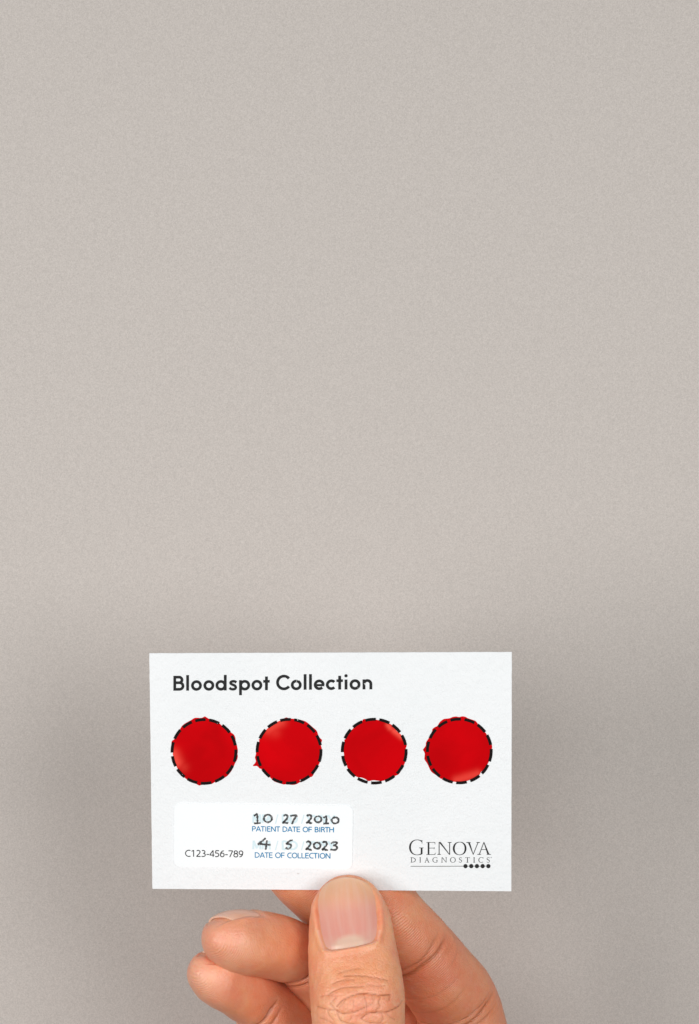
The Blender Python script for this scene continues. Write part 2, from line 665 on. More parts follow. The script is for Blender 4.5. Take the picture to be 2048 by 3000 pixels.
SANS = {
    'P': (0.56, [[(0.09, 0), (0.09, 1)], [(0.09, 0.955)] + A_(0.26, 0.71, 0.23, 0.245, 90, -90) + [(0.09, 0.465)]]),
    'A': (0.64, [[(0.03, 0), (0.315, 1)], [(0.61, 0), (0.325, 1)], [(0.13, 0.31), (0.51, 0.31)]]),
    'T': (0.53, [[(0.265, 0), (0.265, 0.97)], [(0.0, 0.955), (0.53, 0.955)]]),
    'I': (0.27, [[(0.135, 0), (0.135, 1)]]),
    'E': (0.53, [[(0.09, 0), (0.09, 1)], [(0.09, 0.955), (0.49, 0.955)], [(0.09, 0.53), (0.46, 0.53)], [(0.09, 0.045), (0.5, 0.045)]]),
    'N': (0.70, [[(0.09, 0), (0.09, 1)], [(0.61, 0), (0.61, 1)], [(0.10, 0.97), (0.60, 0.03)]]),
    'D': (0.70, [[(0.09, 0), (0.09, 1)], [(0.09, 0.955), (0.22, 0.955)] + A_(0.22, 0.5, 0.40, 0.455, 84, -84) + [(0.22, 0.045), (0.09, 0.045)]]),
    'O': (0.75, [A_(0.375, 0.5, 0.315, 0.465, 0, 360, 40)]),
    'F': (0.52, [[(0.09, 0), (0.09, 1)], [(0.09, 0.955), (0.49, 0.955)], [(0.09, 0.50), (0.46, 0.50)]]),
    'B': (0.57, [[(0.09, 0), (0.09, 1)], [(0.09, 0.955)] + A_(0.25, 0.745, 0.20, 0.21, 90, -90) + [(0.09, 0.535)], [(0.09, 0.53)] + A_(0.26, 0.287, 0.24, 0.243, 90, -90) + [(0.09, 0.045)]]),
    'R': (0.57, [[(0.09, 0), (0.09, 1)], [(0.09, 0.955)] + A_(0.25, 0.735, 0.22, 0.22, 90, -90) + [(0.09, 0.515)], [(0.28, 0.51), (0.40, 0.42), (0.46, 0.2), (0.51, 0)]]),
    'H': (0.69, [[(0.09, 0), (0.09, 1)], [(0.60, 0), (0.60, 1)], [(0.09, 0.53), (0.60, 0.53)]]),
    'C': (0.60, [A_(0.41, 0.5, 0.345, 0.465, 62, 298, 34)]),
    'L': (0.50, [[(0.09, 0), (0.09, 1)], [(0.09, 0.045), (0.48, 0.045)]]),
    '1': (0.53, [[(0.09, 0.80), (0.29, 0.96)], [(0.30, 0), (0.30, 1)]]),
    '2': (0.53, [A_(0.25, 0.73, 0.18, 0.235, 150, -20, 16) + [(0.36, 0.48), (0.07, 0.06)], [(0.05, 0.045), (0.49, 0.045)]]),
    '3': (0.53, [A_(0.22, 0.745, 0.19, 0.215, 130, -80, 18), A_(0.21, 0.285, 0.235, 0.245, 90, -130, 20)]),
    '4': (0.53, [[(0.38, 0), (0.38, 1)], [(0.36, 0.97), (0.04, 0.31)], [(0.02, 0.275), (0.51, 0.275)]]),
    '5': (0.53, [[(0.13, 0.955), (0.46, 0.955)], [(0.135, 0.97), (0.10, 0.57)], [(0.09, 0.57)] + A_(0.20, 0.32, 0.235, 0.28, 80, -125, 22)]),
    '6': (0.53, [A_(0.265, 0.32, 0.19, 0.285, 0, 360, 30), [(0.085, 0.36), (0.12, 0.65), (0.24, 0.87), (0.42, 0.96)]]),
    '7': (0.53, [[(0.04, 0.955), (0.48, 0.955)], [(0.46, 0.94), (0.17, 0)]]),
    '8': (0.53, [A_(0.265, 0.755, 0.165, 0.205, 0, 360, 28), A_(0.265, 0.285, 0.205, 0.25, 0, 360, 30)]),
    '9': (0.53, [A_(0.265, 0.675, 0.19, 0.285, 0, 360, 30), [(0.445, 0.64), (0.41, 0.35), (0.29, 0.13), (0.11, 0.04)]]),
    '-': (0.34, [[(0.04, 0.36), (0.30, 0.36)]]),
    'M': (0.86, [[(0.10, 0), (0.14, 1)], [(0.76, 0), (0.72, 1)], [(0.14, 0.97), (0.43, 0.1)], [(0.72, 0.97), (0.43, 0.1)]]),
    'Y': (0.58, [[(0.29, 0), (0.29, 0.45)], [(0.29, 0.42), (0.03, 1)], [(0.29, 0.42), (0.55, 1)]]),
    '/': (0.40, [[(0.02, -0.08), (0.36, 1.0)]]),
    ' ': (0.31, []),
}


def sans_line(pr, text, x0, x1, top, base, slope, width):
    adv = sum(SANS[c][0] for c in text)
    k = (x1 - x0) / adv
    x = x0
    H = base - top
    for c in text:
        a, strokes = SANS[c]
        for s in strokes:
            q = [(x + px * k, base - py * H + slope * (x + px * k - x0)) for px, py in s]
            pr.ribbon(q, width)
        x += a * k


# ---- sticker
ST = [(511, 2353), (1034.4, 2359.5), (1032, 2546.6), (508.5, 2539)]


def sticker():
    rad = 20
    P = [np.array(p, float) for p in ST]
    out = []
    for i in range(4):
        p, a, b = P[i], P[i - 1], P[(i + 1) % 4]
        da = (a - p) / np.linalg.norm(a - p)
        db = (b - p) / np.linalg.norm(b - p)
        s, e = p + da * rad, p + db * rad
        cc = p + (da + db) * rad
        for t in np.linspace(0, math.pi / 2, 10):
            out.append(cc - db * rad * math.cos(t) - da * rad * math.sin(t))
    n = len(out)
    V = [on_card(x, y, 0.17) for x, y in out] + [on_card(x, y, 0.004) for x, y in out]
    F = [tuple(range(n))[::-1]] + [(i, (i + 1) % n, n + (i + 1) % n, n + i) for i in range(n)]
    o = mesh_obj('sticker', V, F, M_STICK, card)
    o['label'] = 'glossy white rounded sticker with handwritten dates'
    return o


stk = sticker()
HS = 0.176

# placeholder print MM / DD / YYYY, twice
k4 = 300 / 1587
for r, (yt, yb, dy) in enumerate(((185, 318, 0), (592, 727, 0))):
    pr = Print(HS, step=0.0012, fx=lambda x, y: (720 + x * k4, 2350 + y * k4))
    sl = 0.012
    sans_line(pr, 'MM', 100, 392, yt, yb, sl, 30)
    pr.ribbon([(462, yb + 14), (500, yt + 4)], 16)
    sans_line(pr, 'DD', 558, 808, yt + 6, yb + 6, sl, 30)
    pr.ribbon([(866, yb + 16), (904, yt + 8)], 16)
    sans_line(pr, 'YYYY', 935, 1385, yt + 10, yb + 10, sl, 30)
    pr.build('date_placeholder', M_PALE, stk)

pr = Print(HS, step=0.0012, fx=lambda x, y: (720 + x * k4, 2350 + y * k4))
sans_line(pr, 'PATIENT DATE OF BIRTH', 96, 1372, 371, 450, 0.0118, 13.5)
pr.build('blue_caption', M_BLUE, stk)
pr = Print(HS, step=0.0012, fx=lambda x, y: (720 + x * k4, 2350 + y * k4))
sans_line(pr, 'DATE OF COLLECTION', 138, 1318, 776, 857, 0.0118, 13.5)
pr.build('blue_caption', M_BLUE, stk)
k3 = 580 / 1587
pr = Print(HS, step=0.0012, fx=lambda x, y: (480 + x * k3, 2320 + y * k3))
sans_line(pr, 'C123-456-789', 170, 640, 464, 517, 0.012, 7.8)
pr.build('serial_number', M_NUM, stk)

# handwriting
HAND = [
    [[(130, 208), (152, 196), (176, 172)], [(178, 172), (183, 240), (184, 328)], [(128, 326), (180, 324), (234, 320)],
     arc(345, 250, 62, 58, 80, 445, 34),
     [(588, 216), (604, 198), (632, 196), (650, 220), (638, 256), (606, 290), (580, 318), (600, 312), (630, 320), (660, 322)],
     [(694, 214), (736, 204), (788, 206), (768, 240), (740, 284), (718, 338)],
     [(952, 216), (974, 196), (1002, 200), (1018, 222), (1006, 258), (976, 292), (948, 318), (972, 308), (1000, 320), (1032, 324)],
     arc(1122, 262, 52, 48, 70, 435, 30),
     [(1210, 238), (1234, 226), (1252, 208)], [(1252, 206), (1252, 260), (1248, 328)], [(1204, 330), (1246, 328), (1290, 324)],
     arc(1388, 280, 53, 47, 70, 435, 30)],
    [[(310, 556), (268, 590), (226, 624), (194, 648), (250, 648), (320, 656), (386, 660)], [(332, 588), (322, 650), (312, 734)],
     [(728, 588), (696, 592), (664, 612), (634, 642), (672, 646), (704, 662), (696, 700), (660, 720), (622, 704)],
     [(940, 622), (962, 606), (990, 610), (1006, 632), (994, 668), (964, 700), (938, 728), (964, 720), (990, 732), (1022, 736)],
     arc(1108, 670, 52, 48, 70, 435, 30),
     [(1194, 626), (1218, 610), (1246, 616), (1258, 642), (1244, 676), (1214, 706), (1190, 732), (1216, 724), (1244, 736), (1276, 740)],
     [(1324, 642), (1350, 622), (1392, 616), (1416, 632), (1390, 656), (1360, 668), (1396, 676), (1418, 698), (1404, 730), (1362, 738), (1312, 728)]],
]
for r, row in enumerate(HAND):
    pr = Print(HS + 0.03, step=0.002, jitter=0, seed=11 + r, fx=lambda x, y: (720 + x * k4, 2350 + y * k4))
    rg = np.random.default_rng(20 + r)
    for s in row:
        p = resample(smooth_path(s, 8) if len(s) > 2 and len(s) < 20 else s, 4.5)
        wv = 29 + np.convolve(rg.normal(0, 5.5, len(p) + 2), np.ones(3) / 2, 'valid')
        wv[0] *= 0.8
        wv[-1] *= 0.75
        p = p + rg.normal(0, 1.1, p.shape)
        pr.ribbon(p, wv)
    pr.build('handwritten_date', M_MARK, stk)

# ---- serif logo, unit box with y up
def serif_glyph(pr, ch, X0, X1, YT, YB, th, tn, sf):
    """th thick, tn thin, sf serif half length; all px"""
    W, H = X1 - X0, YB - YT

    def L(a, b, w):
        pr.ribbon([a, b], w)

    def serif(x, y, up, hl=sf):
        # bracketed hairline serif
        s = -1 if up else 1
        pr.poly([(x - hl, y), (x + hl, y), (x + hl, y - s * tn * 0.8), (x + th * 0.3, y - s * tn * 1.4), (x - th * 0.3, y - s * tn * 1.4), (x - hl, y - s * tn * 0.8)][::s])

    def bowl(cx, cy, rx, ry, a0, a1, n=44):
        aa = np.linspace(a0, a1, n)
        P = [(cx + (rx - (tn + (th - tn) * abs(math.cos(math.radians(a))) ** 1.6) / 2) * math.cos(math.radians(a)),
              cy - (ry - tn / 2) * math.sin(math.radians(a))) for a in aa]
        wd = [tn + (th - tn) * abs(math.cos(math.radians(a))) ** 1.6 for a in aa]
        pr.ribbon(P, wd)

    if ch == 'G':
        bowl(X0 + W * 0.56, (YT + YB) / 2, W * 0.56, H / 2 + tn * 0.3, 52, 308, 50)
        pr.poly([(X0 + W * 0.86, YT + tn), (X0 + W * 0.92, YT + tn * 0.3), (X0 + W * 0.915, YT + H * 0.25), (X0 + W * 0.885, YT + H * 0.25)])
        L((X0 + W * 0.87, YT + H * 0.53), (X0 + W * 0.87, YT + H * 0.94), th * 0.95)
        serif(X0 + W * 0.85, YT + H * 0.51, True, W * 0.16)
        L((X0 + W * 0.72, YB - tn * 0.4), (X0 + W * 0.9, YT + H * 0.93), tn)
    elif ch == 'C':
        bowl(X0 + W * 0.56, (YT + YB) / 2, W * 0.56, H / 2 + tn * 0.3, 48, 312, 50)
        pr.poly([(X0 + W * 0.92, YT + tn), (X0 + W * 0.98, YT), (X0 + W * 0.98, YT + H * 0.24), (X0 + W * 0.95, YT + H * 0.24)])
    elif ch == 'E':
        sx = X0 + W * 0.24
        L((sx, YT), (sx, YB), th)
        L((X0, YT + tn / 2), (X1 - W * 0.04, YT + tn / 2), tn)
        L((sx, YT + H * 0.47), (X1 - W * 0.12, YT + H * 0.47), tn)
        L((X0, YB - tn / 2), (X1, YB - tn / 2), tn)
        L((X1 - W * 0.045, YT), (X1 - W * 0.03, YT + H * 0.17), tn * 0.9)
        L((X1 - W * 0.12, YT + H * 0.40), (X1 - W * 0.12, YT + H * 0.55), tn * 0.9)
        L((X1, YB - H * 0.16), (X1 - W * 0.06, YB), tn * 0.9)
    elif ch == 'N':
        lx, rx = X0 + W * 0.115, X1 - W * 0.115
        L((lx, YT), (lx, YB), tn * 1.35)
        L((rx, YT), (rx, YB), tn * 1.35)
        pr.poly([(lx - tn * 0.6, YT), (lx + th * 0.9, YT), (rx + tn * 0.6, YB), (rx - th * 0.25, YB)])
        serif(rx, YT, True, W * 0.14)
        serif(lx, YB, False, W * 0.13)
    elif ch == 'O':
        bowl((X0 + X1) / 2, (YT + YB) / 2, W / 2, H / 2 + tn * 0.3, 0, 360, 60)
    elif ch == 'V':
        vx = X0 + W * 0.52
        pr.poly([(X0 + W * 0.12, YT), (X0 + W * 0.12 + th * 1.1, YT), (vx + tn * 0.4, YB), (vx - tn * 0.5, YB)])
        L((X1 - W * 0.13, YT), (vx, YB - tn), tn * 1.15)
        serif(X0 + W * 0.17, YT, True, W * 0.17)
        serif(X1 - W * 0.13, YT, True, W * 0.13)
    elif ch == 'A':
        ax = X0 + W * 0.48
        pr.poly([(ax - tn * 0.5, YT), (ax + tn * 0.6, YT), (X1 - W * 0.09, YB), (X1 - W * 0.09 - th * 1.15, YB)])
        L((ax, YT + tn), (X0 + W * 0.14, YB), tn * 1.15)
        L((X0 + W * 0.28, YT + H * 0.60), (X1 - W * 0.26, YT + H * 0.60), tn)
        serif(X0 + W * 0.14, YB, False, W * 0.14)
        serif(X1 - W * 0.15, YB, False, W * 0.16)
    elif ch == 'D':
        sx = X0 + W * 0.18
        L((sx, YT), (sx, YB), th)
        aa = np.linspace(90, -90, 30)
        P = [(sx + (X1 - sx - th / 2) * math.cos(math.radians(a)), (YT + YB) / 2 - (H / 2 - tn / 2) * math.sin(math.radians(a))) for a in aa]
        pr.ribbon(P, [tn + (th - tn) * abs(math.cos(math.radians(a))) ** 1.4 for a in aa])
        L((X0, YT + tn / 2), (sx + tn, YT + tn / 2), tn)
        L((X0, YB - tn / 2), (sx + tn, YB - tn / 2), tn)
    elif ch == 'I':
        cx = (X0 + X1) / 2
        L((cx, YT), (cx, YB), th)
        serif(cx, YT, True, W / 2)
        serif(cx, YB, False, W / 2)
    elif ch == 'T':
        cx = (X0 + X1) / 2
        L((cx, YT), (cx, YB), th)
        L((X0, YT + tn / 2), (X1, YT + tn / 2), tn)
        L((X0 + tn / 2, YT), (X0, YT + H * 0.17), tn * 0.9)
        L((X1 - tn / 2, YT), (X1, YT + H * 0.17), tn * 0.9)
        serif(cx, YB, False, W * 0.22)
    elif ch == 'S':
        q = smooth_path([(X1 - W * 0.08, YT + H * 0.17), (X0 + W * 0.72, YT + H * 0.04), (X0 + W * 0.36, YT + H * 0.05), (X0 + W * 0.10, YT + H * 0.22), (X0 + W * 0.26, YT + H * 0.41),
                         (X0 + W * 0.72, YT + H * 0.56), (X0 + W * 0.90, YT + H * 0.76), (X0 + W * 0.66, YT + H * 0.95), (X0 + W * 0.30, YT + H * 0.97), (X0 + W * 0.03, YT + H * 0.82)], 5)
        tt = np.linspace(-1, 1, len(q))
        pr.ribbon(q, tn + (th - tn) * np.exp(-(tt / 0.35) ** 2))


k5 = 280 / 1587
logo = bpy.data.objects.new('logo', None)
COL.objects.link(logo)
logo.location = on_card(1320, 2500, 0) * MM
logo.empty_display_size = 0.005
adopt(logo, card)
logo.location = on_card(1320, 2500, 0) * MM
FX5 = lambda x, y: (1180 + x * k5, 2440 + y * k5)
_l = Vector(on_card(1320, 2500, 0) * MM) - card.location
logo.matrix_parent_inverse = Matrix.Identity(4)
logo.location = _l
pr = Print(0.03, step=0.0012, fx=FX5)
serif_glyph(pr, 'G', 105, 345, 114, 368, 31, 10, 30)
serif_glyph(pr, 'E', 393, 541, 153, 365, 27, 9, 25)
serif_glyph(pr, 'N', 578, 805, 153, 363, 30, 10, 25)
serif_glyph(pr, 'O', 832, 1058, 151, 366, 31, 9, 25)
serif_glyph(pr, 'V', 1053, 1282, 153, 363, 30, 10, 25)
serif_glyph(pr, 'A', 1238, 1462, 150, 362, 30, 10, 25)
pr.build('large_lettering', M_LOGO, logo)
pr = Print(0.03, step=0.0012, fx=FX5)
for ch, a, b in (('D', 130, 216), ('I', 277, 303), ('A', 363, 442), ('G', 494, 580), ('N', 641, 732), ('O', 786, 879), ('S', 934, 984), ('T', 1037, 1111), ('I', 1172, 1198), ('C', 1257, 1341), ('S', 1394, 1446)):
    serif_glyph(pr, ch, a, b, 406, 492, 11.5, 6, 12)
pr.build('small_lettering', M_LOGO, logo)
pr = Print(0.03, step=0.0015, fx=FX5)
pr.ribbon([(127, 555), (560, 555), (1010, 553), (1420, 552)], 9)
for cx in (1042, 1137, 1232, 1327, 1422):
    pr.poly(arc(cx, 552, 35, 36, 0, 348, 30))
pr.build('line_with_dots', M_LOGO, logo)
pr = Print(0.03, step=0.0015, fx=FX5)
pr.ribbon(arc(1468, 410, 8, 8, 0, 345, 20), 3.5, closed=True)
pr.poly([(1465, 405), (1470, 405), (1470, 416), (1465, 416)])
pr.build('registered_mark', M_GREY, logo)
# small grey fleck in the paper
pr = Print(0.012)
pr.poly([(869, 2558), (873, 2557), (879, 2558.5), (875, 2561), (872, 2561.5)])
pr.build('paper_fleck', M_FLECK, card)


# ------------------------------------------------------------------ hand
def catmull(X, n):
    """X (k,m) -> dense samples with centripetal spacing, returns samples and arc length"""
    X = np.asarray(X, float)
    k = len(X)
    seg = np.linalg.norm(np.diff(X[:, :3], axis=0), axis=1)
    t = np.concatenate(([0], np.cumsum(np.sqrt(seg))))
    # natural-ish cubic hermite with finite-difference tangents
    m = np.zeros_like(X)
    for i in range(k):
        if i == 0:
            m[i] = (X[1] - X[0]) / (t[1] - t[0])
        elif i == k - 1:
            m[i] = (X[-1] - X[-2]) / (t[-1] - t[-2])
        else:
            d0 = (X[i] - X[i - 1]) / (t[i] - t[i - 1])
            d1 = (X[i + 1] - X[i]) / (t[i + 1] - t[i])
            h0, h1 = t[i] - t[i - 1], t[i + 1] - t[i]
            m[i] = (d0 * h1 + d1 * h0) / (h0 + h1)
    tt = np.linspace(0, t[-1], n)
    out = np.zeros((n, X.shape[1]))
    for j, x in enumerate(tt):
        i = min(k - 2, max(0, np.searchsorted(t, x, 'right') - 1))
        h = t[i + 1] - t[i]
        u = (x - t[i]) / h
        out[j] = ((2 * u ** 3 - 3 * u ** 2 + 1) * X[i] + (u ** 3 - 2 * u ** 2 + u) * h * m[i]
                  + (-2 * u ** 3 + 3 * u ** 2) * X[i + 1] + (u ** 3 - u ** 2) * h * m[i + 1])
    return out


def vnoise(P, scale, seed=0):
    """cheap smooth value noise from a few sines, range about -1..1"""
    r = np.random.default_rng(seed)
    acc = np.zeros(P.shape[:-1])
    for _ in range(7):
        k = r.normal(0, 1, 3) * scale
        acc += np.sin(P @ k + r.uniform(0, 6.28))
    return acc / 3.5


class Tube:
    def __init__(self, st, cap, step, nt, ex=0.92):
        """st: rows (px,py,d, w,td,tp, Nx,Ny,Nz), base first, tip last"""
        rows = []
        for (px, py, d, w, td, tp, a, b, c) in st:
            f = (D + d) / D
            rows.append(list(at(px, py, d)) + [w * f, td * f, tp * f, a, b, c])
        dense = catmull(rows, 1500)
        seg = np.linalg.norm(np.diff(dense[:, :3], axis=0), axis=1)
        s = np.concatenate(([0], np.cumsum(seg)))
        Ltot = s[-1]
        nb = int((Ltot - cap) / step)
        ss = np.concatenate((np.linspace(0, Ltot - cap, nb, endpoint=False),
                             Ltot - cap + cap * np.sin(np.linspace(0, math.pi / 2, int(cap / step * 1.35) + 6))[:-1]))
        X = np.stack([np.interp(ss, s, dense[:, i]) for i in range(9)], 1)
        P = X[:, :3]
        T = np.stack([np.interp(ss, s, np.gradient(dense[:, i], s)) for i in range(3)], 1)
        T /= np.linalg.norm(T, axis=1)[:, None]
        N = X[:, 6:9]
        N = N - (N * T).sum(1)[:, None] * T
        N /= np.linalg.norm(N, axis=1)[:, None]
        B = np.cross(T, N)
        q = np.clip((ss - (Ltot - cap)) / cap, 0, 1)
        sc = np.sqrt(np.maximum(0, 1 - q ** 2)) ** 0.92
        th = np.linspace(0, 2 * math.pi, nt, endpoint=False)
        ct, sn = np.cos(th), np.sin(th)
        cp = np.sign(ct) * np.abs(ct) ** ex
        sp = np.sign(sn) * np.abs(sn) ** ex
        tt = np.where(ct[None, :] > 0, X[:, 4:5], X[:, 5:6])
        G = P[:, None, :] + N[:, None, :] * (tt * cp[None, :] * sc[:, None])[..., None] \
            + B[:, None, :] * (X[:, 3:4] * sp[None, :] * sc[:, None])[..., None]
        self.G = G                      # grid (ns, nt, 3)
        self.s = Ltot - ss              # distance from the tip
        self.th = th
        self.tip = dense[-1, :3]
        self.base = dense[0, :3]
        self.P, self.N, self.B, self.T = P, N, B, T
        self.nt = nt
        self.att = {k: np.zeros(G.shape[:2]) for k in ('crease', 'red', 'pale', 'pad')}
        # angle folded to -pi..pi, 0 = back of the finger, pi = pad
        self.ang = np.where(th > math.pi, th - 2 * math.pi, th)
        padw = np.clip((np.abs(self.ang) - 1.7) / 0.6, 0, 1)
        self.att['pad'] += padw[None, :]

    def normals(self):
        G = self.G
        du = np.gradient(G, axis=0)
        dv = np.roll(G, -1, 1) - np.roll(G, 1, 1)
        n = np.cross(dv, du)
        n /= np.linalg.norm(n, axis=2)[..., None] + 1e-9
        c = self.P[:, None, :]
        flip = ((G - c) * n).sum(2).mean() < 0
        return -n if flip else n

    def displace(self, h):
        self.G = self.G + self.normals() * h[..., None]

    def joint_crease(self, s0, depth=0.45, width=0.45, wob=0.5, arcw=1.15, slant=0.0, seed=0, col=0.9):
        """flexion crease on the pad side"""
        a = np.abs(self.ang)
        rr = np.random.default_rng(seed)
        wav = wob * np.sin(self.ang * 2.0 + rr.uniform(0, 6)) + wob * 0.4 * np.sin(self.ang * 5 + rr.uniform(0, 6))
        side = np.clip((a - (math.pi - arcw - 0.5)) / 0.5, 0, 1)
        x = self.s[:, None] - (s0 + wav + slant * np.sin(self.ang))[None, :]
        g = np.exp(-(x / width) ** 2) * side[None, :]
        broad = np.exp(-(x / (width * 5)) ** 2) * side[None, :]
        self.displace(-depth * g - depth * 0.9 * broad)
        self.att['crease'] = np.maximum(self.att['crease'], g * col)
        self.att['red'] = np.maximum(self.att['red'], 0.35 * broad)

    def mesh(self, name):
        ns, nt = self.G.shape[:2]
        V = [tuple(v) for v in (self.G.reshape(-1, 3) * MM)]
        V += [tuple(self.base * MM), tuple(self.tipv() * MM)]
        ib, it = ns * nt, ns * nt + 1
        F = []
        for i in range(ns - 1):
            a, b = i * nt, (i + 1) * nt
            for j in range(nt):
                k = (j + 1) % nt
                F.append((a + j, a + k, b + k, b + j))
        for j in range(nt):
            k = (j + 1) % nt
            F.append((ib, k, j))
            F.append((it, (ns - 1) * nt + j, (ns - 1) * nt + k))
        me = bpy.data.meshes.new(name)
        me.from_pydata(V, [], F)
        me.update()
        bm = bmesh.new()
        bm.from_mesh(me)
        bmesh.ops.recalc_face_normals(bm, faces=bm.faces)
        bm.to_mesh(me)
        bm.free()
        for k_, arr in self.att.items():
            at_ = me.attributes.new(k_, 'FLOAT', 'POINT')
            v = np.concatenate((arr.reshape(-1), [arr[0].mean(), arr[-1].mean()])).astype(np.float32)
            at_.data.foreach_set('value', v)
        uv = me.uv_layers.new(name='finger')
        li = np.zeros(len(me.loops), np.int32)
        me.loops.foreach_get('vertex_index', li)
        U = np.concatenate((np.tile(self.ang * 8, ns), [0, 0]))
        Vv = np.concatenate((np.repeat(self.s, nt), [self.s[0], 0]))
        uv.data.foreach_set('uv', np.stack((U[li], Vv[li]), 1).reshape(-1).astype(np.float32))
        return me

    def tipv(self):
        return self.G[-1].mean(0) * 0.5 + self.tip * 0.5


# ---- thumb: back of the thumb and its nail face the camera
TN = (-0.10, -1, 0.06)
thumb = Tube([
    (1215, 3900, 18, 19, 15, 15, -0.3, -1, 0),
    (1190, 3650, 10, 17, 14, 14, -0.25, -1, 0),
    (1120, 3400, -4, 13, 11, 11, -0.15, -1, 0.05),
    (1068, 3180, -12, 10.9, 9.0, 9.5) + TN,
    (1053, 3080, -13, 10.7, 8.6, 9.2) + TN,
    (1050, 3000, -13, 10.95, 8.6, 9.2) + TN,
    (1048, 2939, -12.5, 11.15, 8.7, 9.2) + TN,
    (1044, 2887, -11.5, 11.15, 8.4, 9.2) + TN,
    (1035, 2815, -9.8, 10.75, 7.2, 8.8) + TN,
    (1029, 2743, -8.0, 10.15, 6.0, 7.9) + TN,
    (1021, 2671, -6.2, 9.55, 5.2, 6.7) + TN,
    (1012, 2564, -4.6, 9.5, 4.4, 5.4) + TN,
], cap=11.5, step=0.22, nt=300)

PX = to_px(thumb.G)
front = (thumb.normals()[..., 1] < -0.15)
q6 = 380 / 1587
Z6 = lambda pts: [(860 + x * q6, 2520 + y * q6) for x, y in pts]

# nail outline: left and right edges from base to free edge, photo pixels
NL = np.array(Z6([(392, 1085), (350, 985), (318, 860), (300, 720), (282, 600), (284, 500), (312, 392), (375, 306)]))
NR = np.array(Z6([(1012, 972), (1036, 860), (1040, 740), (1030, 620), (1024, 520), (1002, 424), (958, 340), (898, 282)]))


def edge_at(E, v):
    t = np.linspace(0, 1, len(E))
    return np.array((np.interp(v, t, E[:, 0]), np.interp(v, t, E[:, 1])))


def nail_px(u, v):
    """u -1..1 across, v 0..1 base to free edge"""
    a, b = edge_at(NL, v), edge_at(NR, v)
    p = a * (1 - u) / 2 + b * (1 + u) / 2
    bulge = 1 - u * u
    p[1] -= bulge * 21 * max(0.0, (v - 0.45) / 0.55) ** 1.5     # rounded free edge
    p[1] += bulge * 2.5 * (1 - v) ** 2 + 5.0 * (1 - u ** 8) * (1 - v) ** 6   # nearly straight base
    return p


outline = [nail_px(u, 0) for u in np.linspace(-1, 1, 26)] + [nail_px(1, v) for v in np.linspace(0.04, 1, 26)] \
    + [nail_px(u, 1) for u in np.linspace(1, -1, 26)[1:]] + [nail_px(-1, v) for v in np.linspace(1, 0.04, 25)[1:]]
outline = np.array(outline)


def poly_sd(P, poly):
    """signed distance in px, negative inside"""
    sh = P.shape[:-1]
    Q = P.reshape(-1, 2)
    dmin = np.full(len(Q), 1e9)
    ins = np.zeros(len(Q), bool)
    n = len(poly)
    for i in range(n):
        a, b = poly[i], poly[(i + 1) % n]
        dmin = np.minimum(dmin, seg_dist(Q, a, b))
        cond = (a[1] > Q[:, 1]) != (b[1] > Q[:, 1])
        xx = (b[0] - a[0]) * (Q[:, 1] - a[1]) / (b[1] - a[1] + 1e-12) + a[0]
        ins ^= cond & (Q[:, 0] < xx)
    return np.where(ins, -dmin, dmin).reshape(sh)


sd = np.where(front, poly_sd(PX, outline), 99.0) / S        # mm
tipward = np.clip((2668 - PX[..., 1]) / 60, 0, 1)           # 1 near the free edge
inside = np.clip(-sd / 0.45 + 0.15, 0, 1)
fold = np.exp(-((sd - 0.75) / 0.65) ** 2) * (1 - tipward)
groove = np.exp(-((sd - 0.05) / 0.22) ** 2) * (1 - 0.6 * tipward)
h = -0.55 * inside + 0.40 * fold - 0.25 * groove
# soft swelling behind the nail and beside the knuckle
h += 0.35 * np.exp(-(((PX[..., 0] - 1030) / 70) ** 2 + ((PX[..., 1] - 2835) / 34) ** 2)) * front * -1
h += 0.45 * np.exp(-(((PX[..., 0] - 1050) / 105) ** 2 + ((PX[..., 1] - 2945) / 50) ** 2)) * front
leftf = np.clip((960 - PX[..., 0]) / 25, 0, 1)
base_red = np.exp(-(((PX[..., 0] - 1060) / 62) ** 2 + ((PX[..., 1] - 2800) / 22) ** 2)) * front
thumb.att['red'] = np.maximum(thumb.att['red'], groove * (0.35 + 0.65 * leftf) * (1 - tipward) * (sd < 90))
thumb.att['red'] = np.maximum(thumb.att['red'], 0.42 * base_red)
thumb.att['pale'] = np.maximum(thumb.att['pale'], 0.95 * np.exp(-((sd - 0.30) / 0.22) ** 2) * (PX[..., 1] > 2725) * front)
thumb.displace(h)

